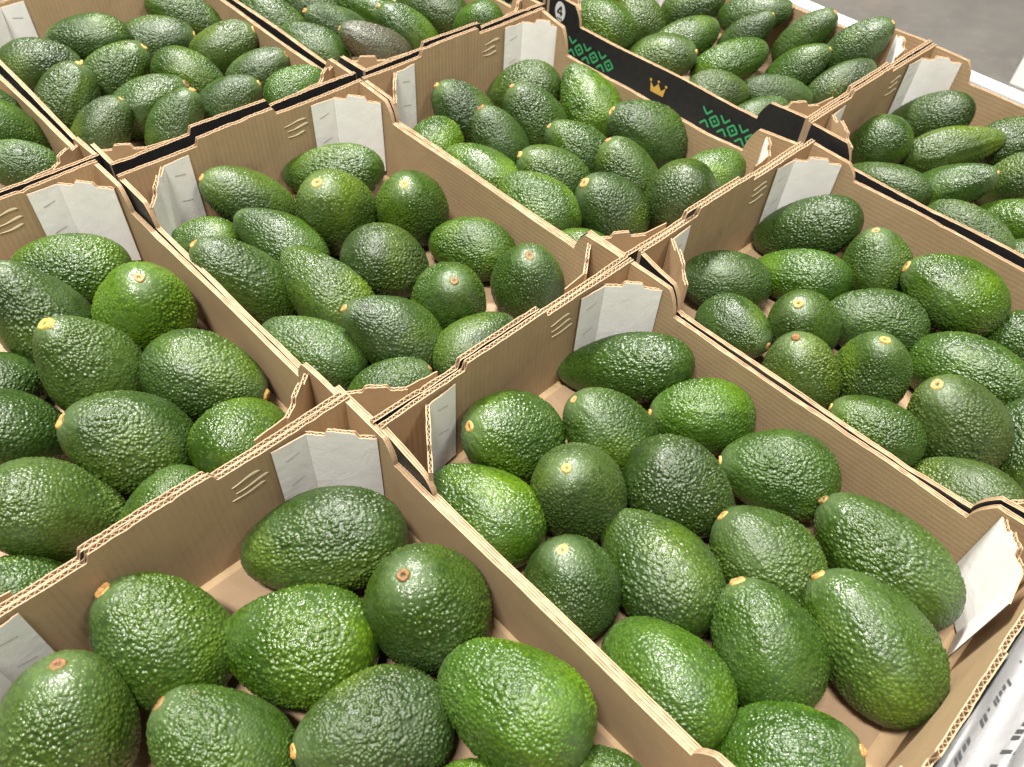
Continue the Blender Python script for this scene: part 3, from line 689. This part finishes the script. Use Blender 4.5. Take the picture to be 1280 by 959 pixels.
for tk, lst in bytray.items():
    T = TOBJ[tk]; tm = Matrix.Translation(T.location) @ Matrix.Rotation(T.rotation_euler.z, 4, 'Z')
    lst = sorted(lst, key=lambda a: a[1]); n = len(lst); nrow = max(1, min(5, round(n / 3.6)))
    for ri in range(nrow):
        row = sorted(lst[ri * n // nrow:(ri + 1) * n // nrow], key=lambda a: a[2])
        rname = 'front' if (ri == nrow - 1 and nrow > 1) else ORD[ri]
        for ci, a in enumerate(row):
            pos = 'leftmost' if ci == 0 else ('rightmost' if ci == len(row) - 1 else num[ci] + ' from left')
            lab = WORD[a[10]] + ' avocado' + (' showing stem scar' if a[11] else '') + ', ' + pos + ' in ' + rname + ' row, ' + TNAME[tk]
            seed = int(abs(a[1] * 13 + a[2] * 7)) ; rr = random.Random(seed)
            me, ztop, bx = (PEAR if a[9] > 0.2 else OVAL)[rr.randrange(2 if a[9] > 0.2 else 6)]
            o = bpy.data.objects.new('avocado', me); C.objects.link(o)
            q = Vector((a[4], a[5], a[6])).to_track_quat('Z', 'Y'); q = q @ Quaternion((0, 0, 1), rr.uniform(0, 6.28))
            sx, sz = a[7] * 1.035 / 1000 / BW, a[8] * 1.025 / 1000 / BL
            o.matrix_world = tm @ Matrix.Translation((a[1] / 1000, a[2] / 1000, a[3] / 1000)) @ q.to_matrix().to_4x4() @ Matrix.Diagonal((sx, sx, sz, 1))
            c = COLS[a[10]]; f = rr.uniform(0.92, 1.10); h = rr.uniform(0.95, 1.07)
            o.color = (c[0] * f * h, c[1] * f, c[2] * f / h, GLOSS[a[10]] + rr.uniform(-0.04, 0.04))
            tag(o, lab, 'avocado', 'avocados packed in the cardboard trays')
            if a[11]:
                s = bpy.data.objects.new('stem_scar', STEMS[rr.randrange(5)]); C.objects.link(s); s.parent = o
                s.location = (bx, 0, ztop - 0.0003); k_ = rr.uniform(0.72, 1.08); s.scale = (k_, k_ * rr.uniform(.85, 1.1), rr.uniform(.7, 2.2)); s.rotation_euler = (rr.uniform(-.15, .15), rr.uniform(-.15, .15), rr.uniform(0, 6)); s.color = (*[rr.choice((1, 1, 1, .45))] * 3, 1)

# ------------------------------------------------------------------ grey white plastic film bag beyond the near end wall
def film_mat():
    m, nt, b = mat('plastic_film'); tc = nt.nodes.new('ShaderNodeTexCoord'); o = tc.outputs['Object']
    c = mixc(nt, ramp_fac(nt, noise(nt, o, 9, 4, 0.6, 0.8), 0.3, 0.7), (0.19, 0.187, 0.185), (0.31, 0.307, 0.305))
    nt.links.new(c, b.inputs['Base Color']); b.inputs['Roughness'].default_value = 0.40; b.inputs['Specular IOR Level'].default_value = 0.6
    mp = nt.nodes.new('ShaderNodeMapping'); mp.inputs['Scale'].default_value = (1, 0.12, 1); nt.links.new(o, mp.inputs[0])
    nt.links.new(bump(nt, noise(nt, mp.outputs[0], 60, 3, 0.5, 0.6), 0.3, 0.004, ) if False else bump(nt, noise(nt, o, 34, 5, 0.6, 1.4), 0.35, 0.006, bump(nt, noise(nt, mp.outputs[0], 60, 3, 0.5, 0.6), 0.3, 0.004)), b.inputs['Normal'])
    return m
bag = empty('plastic_bag', (0.6483, 0.0, -0.25), 0.0188)
tag(bag, 'grey white plastic film bag with rows of black print beside the front tray', 'plastic bag')
def film_h(v, y):
    base = 0.116 - 0.06 * (v / 0.18) ** 1.3
    f = 0.016 * (1 - np.abs(np.sin(v * 120 + 0.5 * np.sin(y * 7) + y * 3.0))) ** 1.4 + 0.0016 * np.sin(v * 310 + y * 22) + 0.005 * np.sin(y * 23 + v * 40)
    return base + f - 0.012
vs = np.linspace(0.0, 0.24, 90); yy = np.linspace(-0.42, 0.40, 120)
Vv, Yy = np.meshgrid(vs, yy, indexing='ij')
g = MB(); g.grid(np.stack([Vv, Yy, film_h(Vv, Yy) + 0.25], -1), 0)
for yq, fl in ((0, False), (-1, True)):
    g.grid(np.stack([np.column_stack([vs, np.full(90, yy[yq]), film_h(vs, yy[yq]) + .25]), np.column_stack([vs, np.full(90, yy[yq]), np.zeros(90)])], 1), 0, fl)
for vq in (0, -1):
    g.grid(np.stack([np.column_stack([np.full(120, vs[vq]), yy, film_h(vs[vq], yy) + .25]), np.column_stack([np.full(120, vs[vq]), yy, np.zeros(120)])], 1), 0)
body = g.build('film', [film_mat()], bag, True)
r = np.random.default_rng(4); g = MB()
for v0, sk, hgt in ((0.007, 0.02, 0.0036), (0.024, 0.03, 0.0042), (0.052, 0.10, 0.0036), (0.085, 0.2, 0.004)):
    y = -0.38
    while y < 0.36:
        wd = r.uniform(0.004, 0.010)
        if r.random() < 0.82:
            hh = hgt * r.uniform(0.35, 1.1)
            for part in range(r.integers(1, 3)):
                ya, yb = y + part * wd * .55, y + part * wd * .55 + wd * .38
                P = np.array([[(vv, yv, 0) for yv in np.linspace(ya, yb, 2)] for vv in np.linspace(v0 + sk * y, v0 + sk * y + hh, 4)])
                P[..., 2] = film_h(P[..., 0], P[..., 1]) + .25 + .0006
                g.grid(P, 0)
        y += wd * 1.25 + (0.02 if r.random() < .12 else 0)
tag(g.build('printed_text', [flat('faded_ink', (0.05, 0.05, 0.052))], bag), kind='stuff')

# ------------------------------------------------------------------ things on the floor beyond
b1 = empty('white_carton', (-0.02, 2.98, -0.75), 0.05)
tag(b1, 'plain white carton standing on the concrete floor at the right edge', 'carton')
g = MB(); g.box(-0.12, 0.5, -0.25, 0.35, 0.0, 0.16); bev(g.build('body', [M_board], b1), 0.004)
g = MB(); g.box(-0.125, 0.505, -0.255, 0.355, 0.1605, 0.20); bev(g.build('lid', [M_board], b1), 0.004)
b2 = empty('wooden_pallet', (-1.05, 2.92, -0.75), 0.6)
tag(b2, 'wooden pallet end under a dark sheet on the concrete floor at the top edge', 'pallet')
M_wood = flat('pallet_wood', (0.50, 0.31, 0.16), 0.7, 40, 0.7); M_dark = flat('dark_sheet', (0.02, 0.02, 0.024), 0.4)
for q in range(3): 
    g = MB(); g.box(-0.45 + q * 0.33, -0.33 + q * 0.33, -0.06, 0.6, 0, 0.075); bev(g.build('block', [M_wood], b2), 0.004)
for q in range(4):
    g = MB(); g.box(-0.46, 0.46, -0.06 + q * .17, 0.06 + q * .17, 0.0752, 0.095); bev(g.build('board', [M_wood], b2), 0.003)
g = MB(); g.box(-0.465, 0.465, -0.07, 0.62, 0.0955, 0.108); bev(g.build('sheet', [M_dark], b2), 0.004)
